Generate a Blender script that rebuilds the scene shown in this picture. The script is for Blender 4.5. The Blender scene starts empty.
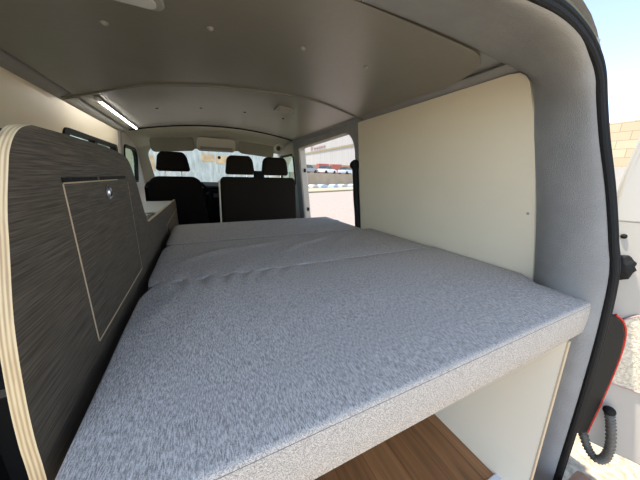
import bpy, bmesh, math, random
from mathutils import Vector, Matrix
random.seed(4)
SC = bpy.context.scene
COL = SC.collection
Z0 = 0.97          # eye height over the van floor; all lengths below are measured from the eye height
LOC = {}

# ------------------------------------------------------------------ materials
def newmat(name):
    m = bpy.data.materials.new(name); m.use_nodes = True
    nt = m.node_tree; b = nt.nodes['Principled BSDF']
    return m, nt, b
def N(nt, t, **kw):
    n = nt.nodes.new(t)
    for k, v in kw.items():
        if k in n.inputs.keys(): n.inputs[k].default_value = v
        else: setattr(n, k, v)
    return n
def coords(nt, scale=(1, 1, 1), rot=(0, 0, 0)):
    c = N(nt, 'ShaderNodeTexCoord'); mp = N(nt, 'ShaderNodeMapping')
    mp.inputs['Scale'].default_value = scale; mp.inputs['Rotation'].default_value = rot
    nt.links.new(c.outputs['Object'], mp.inputs['Vector']); return mp.outputs['Vector']
def ramp(nt, fac, stops):
    r = N(nt, 'ShaderNodeValToRGB'); e = r.color_ramp.elements
    while len(e) < len(stops): e.new(0.5)
    for i, (p, c) in enumerate(stops):
        e[i].position = p; e[i].color = (*c, 1)
    nt.links.new(fac, r.inputs['Fac']); return r.outputs['Color']
def plain(name, col, rough=.5, metal=0, bump=0, bscale=200, var=0, spec=.5, vscale=6):
    m, nt, b = newmat(name)
    b.inputs['Base Color'].default_value = (*col, 1); b.inputs['Roughness'].default_value = rough
    b.inputs['Metallic'].default_value = metal; b.inputs['Specular IOR Level'].default_value = spec
    v = coords(nt)
    if var:
        n = N(nt, 'ShaderNodeTexNoise', Scale=vscale, Detail=4.0); nt.links.new(v, n.inputs['Vector'])
        c = ramp(nt, n.outputs['Fac'], [(.3, [x*(1-var) for x in col]), (.7, [min(1, x*(1+var)) for x in col])])
        nt.links.new(c, b.inputs['Base Color'])
    if bump:
        n = N(nt, 'ShaderNodeTexNoise', Scale=bscale, Detail=3.0); nt.links.new(v, n.inputs['Vector'])
        bp = N(nt, 'ShaderNodeBump', Strength=bump, Distance=.01); nt.links.new(n.outputs['Fac'], bp.inputs['Height'])
        nt.links.new(bp.outputs['Normal'], b.inputs['Normal'])
    return m
def streaked(name, dark, light, scale, rough=.6, bump=.3, lo=.35, hi=.65, dist=.003, noise=1.0, spec=.5, third=None):
    m, nt, b = newmat(name); v = coords(nt, scale)
    n = N(nt, 'ShaderNodeTexNoise', Scale=noise, Detail=3.0, Roughness=.65); nt.links.new(v, n.inputs['Vector'])
    st = [(lo, dark), (hi, light)]
    if third: st = [(lo, dark), ((lo+hi)/2, third), (hi, light)]
    c = ramp(nt, n.outputs['Fac'], st)
    nt.links.new(c, b.inputs['Base Color']); b.inputs['Roughness'].default_value = rough
    b.inputs['Specular IOR Level'].default_value = spec
    bp = N(nt, 'ShaderNodeBump', Strength=bump, Distance=dist); nt.links.new(n.outputs['Fac'], bp.inputs['Height'])
    nt.links.new(bp.outputs['Normal'], b.inputs['Normal'])
    return m
def fabric(name, dark, mid, light):
    m, nt, b = newmat(name)
    v = coords(nt, (620, 105, 620)); v2 = coords(nt, (900, 900, 900)); v3 = coords(nt, (5, 5, 5))
    n = N(nt, 'ShaderNodeTexNoise', Scale=1.0, Detail=4.0, Roughness=.7); nt.links.new(v, n.inputs['Vector'])
    n2 = N(nt, 'ShaderNodeTexNoise', Scale=1.0, Detail=1.0); nt.links.new(v2, n2.inputs['Vector'])
    mx = N(nt, 'ShaderNodeMath', operation='MULTIPLY_ADD'); mx.inputs[1].default_value = .35
    nt.links.new(n2.outputs['Fac'], mx.inputs[0]); nt.links.new(n.outputs['Fac'], mx.inputs[2])
    c = ramp(nt, mx.outputs[0], [(.53, dark), (.665, mid), (.79, light)])
    nt.links.new(c, b.inputs['Base Color']); b.inputs['Roughness'].default_value = .95
    b.inputs['Specular IOR Level'].default_value = .15
    bp = N(nt, 'ShaderNodeBump', Strength=.2, Distance=.001); nt.links.new(mx.outputs[0], bp.inputs['Height'])
    nt.links.new(bp.outputs['Normal'], b.inputs['Normal'])
    return m
def plylayers(name):
    m, nt, b = newmat(name)
    c = N(nt, 'ShaderNodeTexCoord'); s = N(nt, 'ShaderNodeSeparateXYZ'); nt.links.new(c.outputs['Object'], s.inputs[0])
    a = N(nt, 'ShaderNodeMath', operation='MULTIPLY'); a.inputs[1].default_value = 2*math.pi/.0046
    sn = N(nt, 'ShaderNodeMath', operation='SINE'); nt.links.new(s.outputs['X'], a.inputs[0]); nt.links.new(a.outputs[0], sn.inputs[0])
    v = coords(nt, (300, 20, 20)); n = N(nt, 'ShaderNodeTexNoise', Scale=1.0); nt.links.new(v, n.inputs['Vector'])
    ad = N(nt, 'ShaderNodeMath', operation='MULTIPLY_ADD'); ad.inputs[1].default_value = .35
    nt.links.new(sn.outputs[0], ad.inputs[0]); nt.links.new(n.outputs['Fac'], ad.inputs[2])
    col = ramp(nt, ad.outputs[0], [(.15, (.40, .27, .14)), (.5, (.58, .42, .22)), (.8, (.66, .52, .30))])
    nt.links.new(col, b.inputs['Base Color']); b.inputs['Roughness'].default_value = .55
    return m
def glassmat(name, tint=(.93, .97, .96), refl=.06):
    m, nt, b = newmat(name); nt.nodes.remove(b)
    out = nt.nodes['Material Output']
    t = N(nt, 'ShaderNodeBsdfTransparent'); t.inputs['Color'].default_value = (*tint, 1)
    g = N(nt, 'ShaderNodeBsdfGlossy'); g.inputs['Roughness'].default_value = .02
    mx = N(nt, 'ShaderNodeMixShader'); mx.inputs[0].default_value = refl
    nt.links.new(t.outputs[0], mx.inputs[1]); nt.links.new(g.outputs[0], mx.inputs[2]); nt.links.new(mx.outputs[0], out.inputs['Surface'])
    return m
def emit(name, col, s):
    m, nt, b = newmat(name); b.inputs['Emission Color'].default_value = (*col, 1); b.inputs['Emission Strength'].default_value = s
    b.inputs['Base Color'].default_value = (*col, 1); return m
def woodfloor(name):
    m, nt, b = newmat(name)
    v = coords(nt, (1, 1, 1), (0, 0, math.pi/2))
    br = N(nt, 'ShaderNodeTexBrick', Scale=1.0); br.offset = .4
    for k, q in (('Mortar Size', .0012), ('Brick Width', 1.1), ('Row Height', .11), ('Bias', 0.0)): br.inputs[k].default_value = q
    br.inputs['Color1'].default_value = (.25, .125, .05, 1); br.inputs['Color2'].default_value = (.33, .17, .07, 1); br.inputs['Mortar'].default_value = (.12, .055, .02, 1)
    nt.links.new(v, br.inputs['Vector'])
    v2 = coords(nt, (55, 3.5, 20)); n = N(nt, 'ShaderNodeTexNoise', Scale=1.0, Detail=5.0, Distortion=.6); nt.links.new(v2, n.inputs['Vector'])
    g = ramp(nt, n.outputs['Fac'], [(.3, (.62, .6, .58)), (.7, (1.15, 1.1, 1.05))])
    mx = N(nt, 'ShaderNodeMix', data_type='RGBA', blend_type='MULTIPLY'); mx.inputs[0].default_value = 1
    nt.links.new(br.outputs['Color'], mx.inputs[6]); nt.links.new(g, mx.inputs[7]); nt.links.new(mx.outputs[2], b.inputs['Base Color'])
    b.inputs['Roughness'].default_value = .42
    return m
def blocks(name):
    m, nt, b = newmat(name)
    c = N(nt, 'ShaderNodeTexCoord'); s = N(nt, 'ShaderNodeSeparateXYZ'); cb = N(nt, 'ShaderNodeCombineXYZ')
    nt.links.new(c.outputs['Object'], s.inputs[0]); nt.links.new(s.outputs['Y'], cb.inputs['X']); nt.links.new(s.outputs['Z'], cb.inputs['Y'])
    br = N(nt, 'ShaderNodeTexBrick', Scale=1.0)
    for k, q in (('Mortar Size', .012), ('Brick Width', .62), ('Row Height', .3)): br.inputs[k].default_value = q
    br.inputs['Color1'].default_value = (.50, .40, .27, 1); br.inputs['Color2'].default_value = (.58, .47, .33, 1); br.inputs['Mortar'].default_value = (.36, .29, .2, 1)
    nt.links.new(cb.outputs[0], br.inputs['Vector']); nt.links.new(br.outputs['Color'], b.inputs['Base Color']); b.inputs['Roughness'].default_value = .9
    return m
def gravel(name, dark, light, scale=60):
    m, nt, b = newmat(name); v = coords(nt)
    n = N(nt, 'ShaderNodeTexNoise', Scale=float(scale), Detail=3.0, Roughness=.7); nt.links.new(v, n.inputs['Vector'])
    c = ramp(nt, n.outputs['Fac'], [(.38, dark), (.6, light)])
    nt.links.new(c, b.inputs['Base Color']); b.inputs['Roughness'].default_value = .95; b.inputs['Specular IOR Level'].default_value = .2
    bp = N(nt, 'ShaderNodeBump', Strength=.5, Distance=.01); nt.links.new(n.outputs['Fac'], bp.inputs['Height']); nt.links.new(bp.outputs['Normal'], b.inputs['Normal'])
    return m

M = dict(
    carpet=plain('grey_felt_carpet', (.345, .342, .33), .97, bump=.35, bscale=320, var=.06, spec=.1, vscale=14),
    ceil=plain('ceiling_laminate', (.215, .202, .168), .34, bump=.05, bscale=40, var=.04),
    cream=plain('cream_laminate', (.85, .755, .57), .45, var=.02, vscale=3),
    headliner=plain('cab_headliner', (.64, .60, .50), .9, bump=.3, bscale=300),
    cabtrim=plain('cab_plastic_cream', (.60, .57, .49), .6),
    visor=plain('visor_vinyl', (.29, .27, .225), .7, bump=.3, bscale=300),
    laminate=streaked('dark_oak_laminate', (.050, .040, .028), (.155, .125, .088), (60, 9, 380), .6, .35, .34, .68, .0015, spec=.3),
    laminate_in=plain('dark_laminate_inside', (.022, .019, .017), .6),
    ply=plylayers('plywood_edge'),
    flaplip=plain('flap_ply_lip', (.56, .43, .27), .6),
    fabric=fabric('heather_fabric', (.20, .182, .160), (.41, .372, .325), (.64, .585, .515)),
    seam_shade=plain('fabric_seam_shade', (.13, .125, .12), .9),
    floor=woodfloor('wood_floor'),
    white=plain('white_paint', (.44, .41, .36), .35, spec=.5),
    sill=plain('white_sill', (.74, .74, .75), .5),
    counter=plain('pale_counter', (.62, .62, .56), .35),
    rubber=plain('black_rubber', (.006, .006, .006), .7, spec=.3, bump=.2, bscale=90),
    bodypaint=plain('body_paint_olive', (.13, .145, .10), .3),
    seat=plain('black_seat_cloth', (.006, .005, .0045), .95, spec=.05, bump=.5, bscale=400),
    seatshell=plain('seat_back_cloth', (.016, .0135, .011), .95, spec=.05, bump=.4, bscale=400),
    dash=plain('dash_plastic', (.008, .008, .009), .9, spec=.1, bump=.2, bscale=200),
    chrome=plain('chrome', (.8, .8, .82), .18, metal=1),
    steel=plain('brushed_steel', (.55, .55, .53), .35, metal=1),
    screw=plain('screw_cap', (.34, .33, .30), .4),
    screwd=plain('screw_dark', (.06, .055, .05), .4),
    ledbar=plain('led_profile', (.7, .7, .68), .4),
    led=emit('led_diffuser', (1, .97, .93), 12),
    red=plain('red_lamp_plastic', (.50, .02, .01), .15),
    lampblack=plain('lamp_housing', (.008, .009, .010), .45, spec=.2),
    hose=plain('conduit_rubber', (.10, .095, .08), .5),
    glass=glassmat('clear_glass'), tint=glassmat('side_glass', (.75, .86, .8), .1),
    sand=gravel('sandy_ground', (.30, .25, .18), (.52, .44, .33), 25),
    speck=gravel('speckled_panel', (.52, .46, .34), (.78, .71, .56), 120),
    asphalt=gravel('road_asphalt', (.25, .215, .195), (.30, .26, .235), 8),
    pave=gravel('pavement', (.29, .25, .19), (.34, .30, .23), 5),
    block=blocks('concrete_blocks'),
    render=plain('lime_render', (.45, .43, .40), .9, var=.04),
    tanwall=plain('tan_render', (.34, .27, .19), .9, var=.12, vscale=.6),
    facade=streaked('pale_metal_cladding', (.34, .32, .31), (.42, .40, .385), (1, 1.2, .02), .6, 0, .4, .6, noise=2.0),
    facade2=streaked('blue_grey_cladding', (.40, .40, .37), (.64, .64, .60), (3, 3, .5), .7, 0, .35, .65, noise=1.0),
    orange=plain('faded_orange_paint', (.62, .42, .24), .8, var=.3, vscale=1.2),
    redp=plain('red_paint', (.36, .10, .07), .7), pink=plain('faded_pink_letters', (.33, .19, .175), .8), contorange=plain('container_orange', (.38, .2, .09), .7),
    ochre=plain('ochre_band', (.26, .215, .13), .8),
    carsilver=plain('silver_car_paint', (.50, .54, .60), .3, metal=.3), carglass=plain('dark_car_glass', (.03, .04, .05), .1),
    tyre=plain('tyre', (.015, .015, .015), .8), bluewrap=plain('blue_sheeting', (.35, .42, .55), .6),
    tan=plain('brown_bumper_step', (.30, .17, .10), .6), label=plain('pale_label', (.62, .62, .60), .6),
    vent=plain('ceiling_vent_plastic', (.36, .345, .30), .5))

# ------------------------------------------------------------------ mesh helpers
def BM(): return bmesh.new()
def box(bm, x0, x1, y0, y1, z0, z1, mi=0, f=None):
    vs = [bm.verts.new(f(x, y, z) if f else (x, y, z)) for x in (x0, x1) for y in (y0, y1) for z in (z0, z1)]
    for q in ((0, 1, 3, 2), (4, 6, 7, 5), (0, 4, 5, 1), (2, 3, 7, 6), (0, 2, 6, 4), (1, 5, 7, 3)):
        bm.faces.new([vs[i] for i in q]).material_index = mi
    return vs
def prism(bm, pts, fn, a, b, mi=0, mside=None):
    """outline pts (u,v) swept from depth a to b; fn(u,v,d)->xyz"""
    A = [bm.verts.new(fn(u, v, a)) for u, v in pts]; B = [bm.verts.new(fn(u, v, b)) for u, v in pts]
    bm.faces.new(A).material_index = mi; bm.faces.new(B[::-1]).material_index = mi
    n = len(pts)
    for i in range(n):
        bm.faces.new((A[i], B[i], B[(i+1) % n], A[(i+1) % n])).material_index = mi if mside is None else mside
def ring(bm, outer, inner, fn, a, b, mi=0):
    n = len(outer)
    L = [[bm.verts.new(fn(u, v, d)) for u, v in P] for P in (outer, inner) for d in (a, b)]
    oa, ob, ia, ib = L
    for i in range(n):
        j = (i+1) % n
        for q in ((oa[i], oa[j], ia[j], ia[i]), (ob[j], ob[i], ib[i], ib[j]), (oa[j], oa[i], ob[i], ob[j]), (ia[i], ia[j], ib[j], ib[i])):
            bm.faces.new(q).material_index = mi
def rrect(u0, u1, v0, v1, r, n=6, rs=None):
    rs = rs or (r, r, r, r)   # corners: u1v1, u0v1, u0v0, u1v0
    out = []
    for k, (cu, cv, rr) in enumerate(((u1, v1, rs[0]), (u0, v1, rs[1]), (u0, v0, rs[2]), (u1, v0, rs[3]))):
        sx, sy = (-1, 1, 1, -1)[k], (-1, -1, 1, 1)[k]
        for i in range(n+1):
            a = math.radians(90*k + 90*i/n)
            out.append((cu + sx*rr + rr*math.cos(a), cv + sy*rr + rr*math.sin(a)))
    return out
def frame_from(inner, u0, u1, v0, v1):
    """matching outer rectangle loop for an inner loop (projected outwards per corner group)"""
    n = len(inner)//4; out = []
    for k in range(4):
        cu, cv = ((u1, v1), (u0, v1), (u0, v0), (u1, v0))[k]
        for i in range(n):
            iu, iv = inner[k*n+i]
            t = i/(n-1)
            if k == 0: p = (cu, iv) if t < .34 else ((cu, cv) if t <= .67 else (iu, cv))
            if k == 1: p = (iu, cv) if t < .34 else ((cu, cv) if t <= .67 else (cu, iv))
            if k == 2: p = (cu, iv) if t < .34 else ((cu, cv) if t <= .67 else (iu, cv))
            if k == 3: p = (iu, cv) if t < .34 else ((cu, cv) if t <= .67 else (cu, iv))
            out.append(p)
    return out
def grid(bm, f, nu, nv, mi=0, closed_u=False):
    V = [[bm.verts.new(f(i/nu, j/nv)) for j in range(nv+1)] for i in range(nu + (0 if closed_u else 1))]
    m = len(V)
    for i in range(nu):
        for j in range(nv):
            bm.faces.new((V[i][j], V[(i+1) % m][j], V[(i+1) % m][j+1], V[i][j+1])).material_index = mi
    return V
def tube(bm, pts, r, seg=10, cap=True, mi=0, ribs=0):
    pts = [Vector(p) for p in pts]; rings = []; up = Vector((.13, .21, .97))
    for i, p in enumerate(pts):
        t = (pts[min(i+1, len(pts)-1)] - pts[max(i-1, 0)]).normalized()
        a = t.cross(up).normalized(); b = t.cross(a)
        rr = r[i] if isinstance(r, (list, tuple)) else r
        rings.append([bm.verts.new(p + rr*(math.cos(2*math.pi*k/seg)*a + math.sin(2*math.pi*k/seg)*b)) for k in range(seg)])
    for i in range(len(pts)-1):
        for k in range(seg):
            bm.faces.new((rings[i][k], rings[i][(k+1) % seg], rings[i+1][(k+1) % seg], rings[i+1][k])).material_index = mi
    if cap: bm.faces.new(rings[0][::-1]); bm.faces.new(rings[-1])
def lathe(bm, prof, c, axis='z', seg=20, mi=0):
    c = Vector(c)
    def P(r, h, a):
        ca, sa = r*math.cos(a), r*math.sin(a)
        return c + Vector({'z': (ca, sa, h), 'x': (h, ca, sa), 'y': (ca, h, sa)}[axis])
    R = [[bm.verts.new(P(r, h, 2*math.pi*k/seg)) for k in range(seg)] for r, h in prof]
    for i in range(len(R)-1):
        for k in range(seg): bm.faces.new((R[i][k], R[i][(k+1) % seg], R[i+1][(k+1) % seg], R[i+1][k])).material_index = mi
    bm.faces.new(R[0]); bm.faces.new(R[-1][::-1])
def cat(pts, n=8):
    """Catmull-Rom through points"""
    P = [Vector(p) for p in pts]; P = [2*P[0]-P[1]] + P + [2*P[-1]-P[-2]]; out = []
    for i in range(1, len(P)-2):
        for k in range(n):
            t = k/n; a, b, c, d = P[i-1:i+3]
            out.append(.5*((2*b) + (c-a)*t + (2*a-5*b+4*c-d)*t*t + (3*b-a-3*c+d)*t**3))
    out.append(P[-2]); return out

def obj(name, bm, mats, parent=None, smooth=False, bevel=0, sub=0, origin=None, angle=35):
    bmesh.ops.remove_doubles(bm, verts=bm.verts, dist=1e-6)
    bmesh.ops.recalc_face_normals(bm, faces=bm.faces)
    if parent is not None: o0 = LOC[parent]
    elif origin is not None: o0 = Vector(origin)
    else:
        mn = [min(v.co[i] for v in bm.verts) for i in range(3)]; mx = [max(v.co[i] for v in bm.verts) for i in range(3)]
        o0 = Vector(((mn[0]+mx[0])/2, (mn[1]+mx[1])/2, mn[2]))
    for v in bm.verts: v.co -= o0
    me = bpy.data.meshes.new(name); bm.to_mesh(me); bm.free()
    for m in (mats if isinstance(mats, (list, tuple)) else [mats]): me.materials.append(m)
    o = bpy.data.objects.new(name, me); COL.objects.link(o)
    if parent is not None: o.parent = bpy.data.objects[parent] if isinstance(parent, str) else parent
    else: o.location = o0 + Vector((0, 0, Z0))
    LOC[o] = o0 if parent is None else LOC[parent]
    if bevel:
        b = o.modifiers.new('bevel', 'BEVEL'); b.width = bevel; b.segments = 3; b.limit_method = 'ANGLE'; b.angle_limit = math.radians(40)
    if sub:
        s = o.modifiers.new('sub', 'SUBSURF'); s.levels = sub; s.render_levels = sub
    if smooth or bevel or sub:
        for p in me.polygons: p.use_smooth = True
        if not sub: me.set_sharp_from_angle(angle=math.radians(angle))
    return o
def thing(name, label, cate, loc, group=None):
    o = bpy.data.objects.new(name, None); COL.objects.link(o); o.empty_display_size = .05
    o.location = (loc[0], loc[1], loc[2] + Z0); LOC[o] = Vector(loc)
    tag(o, label, cate, group); return o
def tag(o, label, cate, group=None, kind=None):
    o['label'] = label; o['category'] = cate
    if group: o['group'] = group
    if kind: o['kind'] = kind
    return o
def struct(name, bm, m, label=None, cate=None, **kw):
    o = obj(name, bm, m, **kw); o['kind'] = 'structure'
    if label: o['label'] = label
    if cate: o['category'] = cate
    return o
def dup(root, loc, label, group=None):
    r = root.copy(); COL.objects.link(r); r.location = (loc[0], loc[1], loc[2]+Z0); r['label'] = label
    if group: r['group'] = group
    for ch in list(root.children):
        c = ch.copy(); COL.objects.link(c); c.parent = r
        for g in ch.children:
            d = g.copy(); COL.objects.link(d); d.parent = c
    return r

# side walls lean: the van narrows towards the roof
def xR(z): return 1.10 + .105*(.39 - z)
def xL(z): return -.62 - .105*(.38 - z)
def zC(x): return .485 - .116*((x-.32)/.9)**2       # ceiling camber

# ================================================================== SHELL OF THE VAN
# floor
bm = BM(); box(bm, -.75, 1.2, .293, 3.0, -1.0, -.97)
struct('floor', bm, M['floor'], 'brown wood plank floor of the van', 'floor')
bm = BM(); box(bm, -.62, .835, .15, .291, -1.02, -.962)
struct('trim_1', bm, M['sill'], 'white plastic sill at the rear edge of the wood floor', 'sill', bevel=.006)
bm = BM(); box(bm, -.75, 1.25, 3.0, 4.6, -1.04, -1.0); struct('floor_cab', bm, M['dash'], 'black rubber floor of the driver cab', 'floor')

# outer roof with felt-lined underside
def roof(u, v, dz=.03):
    x = -.66 + 1.86*u; y = .45 + 2.6*v
    z = zC(x) + dz
    e = max(0, abs(x-.24)-.80)
    return (x, y, z - e*e*1.6)
bm = BM(); grid(bm, lambda u, v: roof(u, v, .022), 32, 24)
grid(bm, lambda u, v: (lambda p: (p[0]*1.02, p[1], p[2]+.06))(roof(u, v, .03)), 32, 24)
struct('ceiling_lining', bm, M['carpet'], 'grey felt lining behind the ceiling panels', 'ceiling lining', smooth=True)

# ceiling panels
def ribY(x):
    P = [(-.62, 1.87), (-.18, 1.71), (.21, 1.66), (.74, 1.57), (1.06, 1.60)]
    if x <= P[0][0]: return P[0][1]
    for (a, b), (c, d) in zip(P, P[1:]):
        if x <= c:
            t = (x-a)/(c-a); t2 = t*t*(3-2*t)*.4 + t*.6; return b + (d-b)*t2
    return P[-1][1]
XCL, XCR = -.535, 1.055
def rearY(x):
    y = .725 - .13*((x-.25)/.9)**2*.8
    for s, xe in ((1, XCR), (-1, XCL)):
        d = (xe - x)*s
        if d < .16: y += .25*(1-math.sqrt(max(0, 1-((.16-d)/.16)**2)))
    return y
def cpanel(u, v, dz=0):
    u = .5 - .5*math.cos(math.pi*u)
    x = XCL + (XCR-XCL)*u; return (x, rearY(x) + (ribY(x)-rearY(x))*v, zC(x)+dz)
def cpanel2(u, v, dz=0):
    x = XCL + (XCR-XCL)*u; return (x, ribY(x) + (2.99-ribY(x))*v, zC(x)+.006+dz)
bm = BM(); grid(bm, cpanel, 64, 16); grid(bm, lambda u, v: cpanel(u, v, .012), 64, 16)
o = struct('ceiling', bm, M['ceil'], 'grey satin rear ceiling panel with curved corners', 'ceiling', smooth=True)
bm = BM(); grid(bm, cpanel2, 32, 8); grid(bm, lambda u, v: cpanel2(u, v, .012), 32, 8)
struct('ceiling_front', bm, M['ceil'], 'grey satin front ceiling panel behind the cab', 'ceiling', smooth=True)
# curved joint strip between the two ceiling panels and the dark edge at the cab
bm = BM(); tube(bm, [(x, ribY(x)-.004, zC(x)-.001) for x in [XCL-.06 + (XCR-XCL+.1)*i/40 for i in range(41)]], .008, 8)
struct('trim_2', bm, M['ceil'], 'curved joint strip across the ceiling', 'ceiling joint', smooth=True)
bm = BM(); tube(bm, [(x, 2.995, zC(x)+.002) for x in [XCL + (XCR-XCL)*i/40 for i in range(41)]], .007, 8)
struct('trim_3', bm, M['rubber'], 'thin dark edge strip where the ceiling meets the cab', 'ceiling edge strip', smooth=True)

# right wall: felt-covered, with the sliding door opening
inner = rrect(1.735, 2.955, -.93, .352, .1, 5, rs=(.05, .16, .03, .03))
# header slopes down a little to the front
inner = [(u, v - (.028*(u-1.8)/1.1 if v > 0 else 0)) for u, v in inner]
outer = frame_from(inner, .44, 3.12, -1.0, .435)
fR = lambda u, v, d: (xR(v) + .012 + d, u, v)
bm = BM(); ring(bm, outer, inner, fR, 0, .07)
struct('wall_right', bm, M['carpet'], 'grey felt covered side of the van around the open sliding door', 'wall')
# cream panel on it
pan = rrect(.43, 1.665, -.95, .39, .03, 6, rs=(.012, .05, .01, .01))
def rearedge(z):
    P = [(.39, .60), (.316, .57), (.214, .545), (.0, .51), (-.173, .485), (-.36, .462), (-1, .40)]
    for (a, b), (c, d) in zip(P, P[1:]):
        if z >= c: return b + (d-b)*(a-z)/(a-c)
    return P[-1][1]
edge = [(rearedge(-.95 + 1.27*i/16), -.95 + 1.27*i/16) for i in range(17)]
edge += [(.578, .345), (.592, .368), (.615, .384), (.65, .390)]
pts = edge + [(1.655, .392), (1.665, .384), (1.665, -.95)]
bm = BM(); prism(bm, pts, lambda u, v, d: (xR(v) + d, u, v), 0, .01)
o = struct('wall_right_panel', bm, M['cream'], 'smooth cream side panel between the rear pillar and sliding door', 'wall panel')
# small screw cap on the panel
bm = BM(); lathe(bm, [(.006, .003), (.005, .0), (.002, -.001)], (xR(-.123)-.001, .515, -.123), 'x', 14)
tag(obj('screw_cap', bm, M['screw']), 'small round grey screw cap on the cream side panel near the rear pillar', 'screw cap')

# front jamb of the sliding door opening, sunlit cream pillar with two black catches
bm = BM()
box(bm, .02, .10, 2.945, 3.02, -.95, .335, f=lambda x, y, z: (xR(z)+x-.0, y, z))
struct('trim_4', bm, M['white'], 'cream painted front jamb of the sliding door opening', 'door jamb', bevel=.008)
for z in (.07, -.41):
    bm = BM(); box(bm, xR(z)+.055, xR(z)+.08, 2.928, 2.945, z-.022, z+.022)
    tag(obj('door_catch', bm, M['rubber'], bevel=.004), 'black catch on the cream front jamb of the sliding door, %s one' % ('upper' if z > 0 else 'lower'), 'door catch', 'black catches on the sliding door jamb')
# rubber seal and lock at the rear edge of the sliding opening
bm = BM()
pts = cat([(xR(.09)-.005, 1.715, .09), (xR(0)-.008, 1.705, 0), (xR(-.15)-.012, 1.70, -.15), (xR(-.3)-.012, 1.69, -.3), (xR(-.5)-.012, 1.69, -.5)], 5)
tube(bm, pts, .024, 12)
st = thing('sliding_door_lock', 'black rubber covered lock post at the rear edge of the sliding door opening', 'lock post', (xR(-.3), 1.70, -.5))
obj('post', bm, M['rubber'], st, smooth=True)
bm = BM(); lathe(bm, [(.01, -.03), (.034, -.024), (.04, 0), (.03, .028), (.01, .034)], (xR(.08)-.01, 1.71, .095), 'y', 16)
obj('latch_knob', bm, M['rubber'], st, smooth=True)

# left wall: cream panel with sliding window, felt rail over it
fL = lambda u, v, d: (xL(v) - d, u, v)
win = rrect(1.93, 2.90, -.14, .222, .05, 5)
outer = frame_from(win, .44, 3.02, -.95, .372)
bm = BM(); ring(bm, outer, win, fL, 0, .05)
struct('wall_left', bm, M['cream'], 'cream left side panel with a window cut out', 'wall')
bm = BM(); ring(bm, rrect(1.90, 2.93, -.17, .236, .05, 5), rrect(1.955, 2.875, -.12, .212, .03, 5), fL, -.012, .03)
prism(bm, [(2.37, -.13), (2.43, -.13), (2.43, .22), (2.37, .22)], fL, -.006, .03)
wf = struct('window_1', bm, M['rubber'], 'black framed sliding side window in the cream panel', 'window')
for a, b in ((1.955, 2.37), (2.43, 2.875)):
    bm = BM(); prism(bm, [(a, -.12), (b, -.12), (b, .215), (a, .215)], fL, .012, .016)
    obj('pane', bm, M['tint'], wf)
# felt rail along the left roof edge
bm = BM()
grid(bm, lambda u, v: (-.535 + (-.085)*u - .02*u*u, .6 + 2.5*v, .405 - .035*u - .012*math.sin(u*3.14)), 8, 8)
grid(bm, lambda u, v: (-.63 - .0*u, .6 + 2.5*v, .36 + .08*u), 2, 8)
struct('trim_5', bm, M['carpet'], 'grey felt rail along the left roof edge', 'roof rail', smooth=True)
bm = BM()
grid(bm, lambda u, v: (1.052 + .062*u, .55 + 2.56*v, .411 - .022*u*u + .006*math.sin(u*3.14)), 6, 8)
struct('trim_6', bm, M['carpet'], 'grey felt rail over the sliding door', 'roof rail', smooth=True)
# felt post at front of left panel
bm = BM(); prism(bm, [(3.0, -.95), (3.13, -.95), (3.10, .1), (3.07, .3), (3.06, .40), (3.0, .40)], fL, -.015, .05)
struct('trim_7', bm, M['carpet'], 'grey felt post between the cream panel and the cab', 'post')
# outer skin of the van so that daylight only enters where it can
bm = BM()
box(bm, -.80, -.755, .42, 1.9, -1.2, .36); box(bm, -.80, -.755, 2.92, 3.2, -1.2, .36); box(bm, -.80, -.755, 1.9, 2.92, -1.2, -.16)
box(bm, -.80, -.64, .42, 3.2, .25, .46)
box(bm, 1.27, 1.30, .62, 1.70, -1.2, .24); box(bm, 1.12, 1.15, .75, 3.1, .40, .44)
struct('wall_left_outside', bm, M['white'], 'white painted outside of the van', 'van side')

# rear opening: felt header and pillars lofted between the ceiling edge and the door seal
A = [(.25, .738, .492), (.50, .725, .488), (.70, .702, .474), (.88, .675, .450), (1.0, .665, .432), (1.075, .648, .415), (1.125, .612, .388), (1.138, .585, .32),
     (1.13, .560, .2), (1.15, .515, .0), (1.175, .49, -.17), (1.19, .465, -.36), (1.21, .45, -.65), (1.26, .42, -1.25)]
Bc = [(.25, .58, .458), (.48, .575, .456), (.68, .56, .444), (.85, .54, .420), (.965, .53, .385), (1.02, .52, .335), (1.05, .50, .29), (1.068, .49, .24),
      (1.082, .462, .13), (1.096, .436, -.02), (1.106, .415, -.18), (1.107, .395, -.36), (1.108, .37, -.65), (1.11, .34, -1.25)]
Cc = [(.25, .47, .415), (.47, .468, .413), (.655, .455, .402), (.80, .44, .380), (.90, .428, .35), (.965, .415, .31), (1.00, .405, .265), (1.03, .392, .215),
      (1.05, .375, .11), (1.07, .345, -.04), (1.078, .32, -.19), (1.080, .30, -.36), (1.08, .28, -.65), (1.08, .26, -1.25)]
G = [(.25, .424, .388), (.46, .42, .386), (.64, .412, .380), (.782, .395, .368), (.888, .387, .345), (.958, .38, .312), (1.0, .372, .270), (1.027, .362, .213),
     (1.048, .340, .11), (1.072, .305, -.03), (1.083, .272, -.17), (1.090, .247, -.30), (1.090, .230, -.62), (1.088, .218, -1.25)]
H = [(x + (.012 if i > 4 else 0), y - .012, z + (.012 if i < 7 else 0)) for i, (x, y, z) in enumerate(G)]
rows = [cat(r, 4) for r in (A, Bc, Cc, G, H)]
def mir(v): return Vector((.5 - v.x, v.y, v.z))
bm = BM()
for side in (0, 1):
    R = [[bm.verts.new(mir(p) if side else p) for p in r] for r in rows]
    for a, b in zip(R, R[1:]):
        for i in range(len(a)-1): bm.faces.new((a[i], a[i+1], b[i+1], b[i]))
struct('wall_rear', bm, M['carpet'], 'grey felt covered header and pillars round the rear door opening', 'door surround', sub=1)
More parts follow.
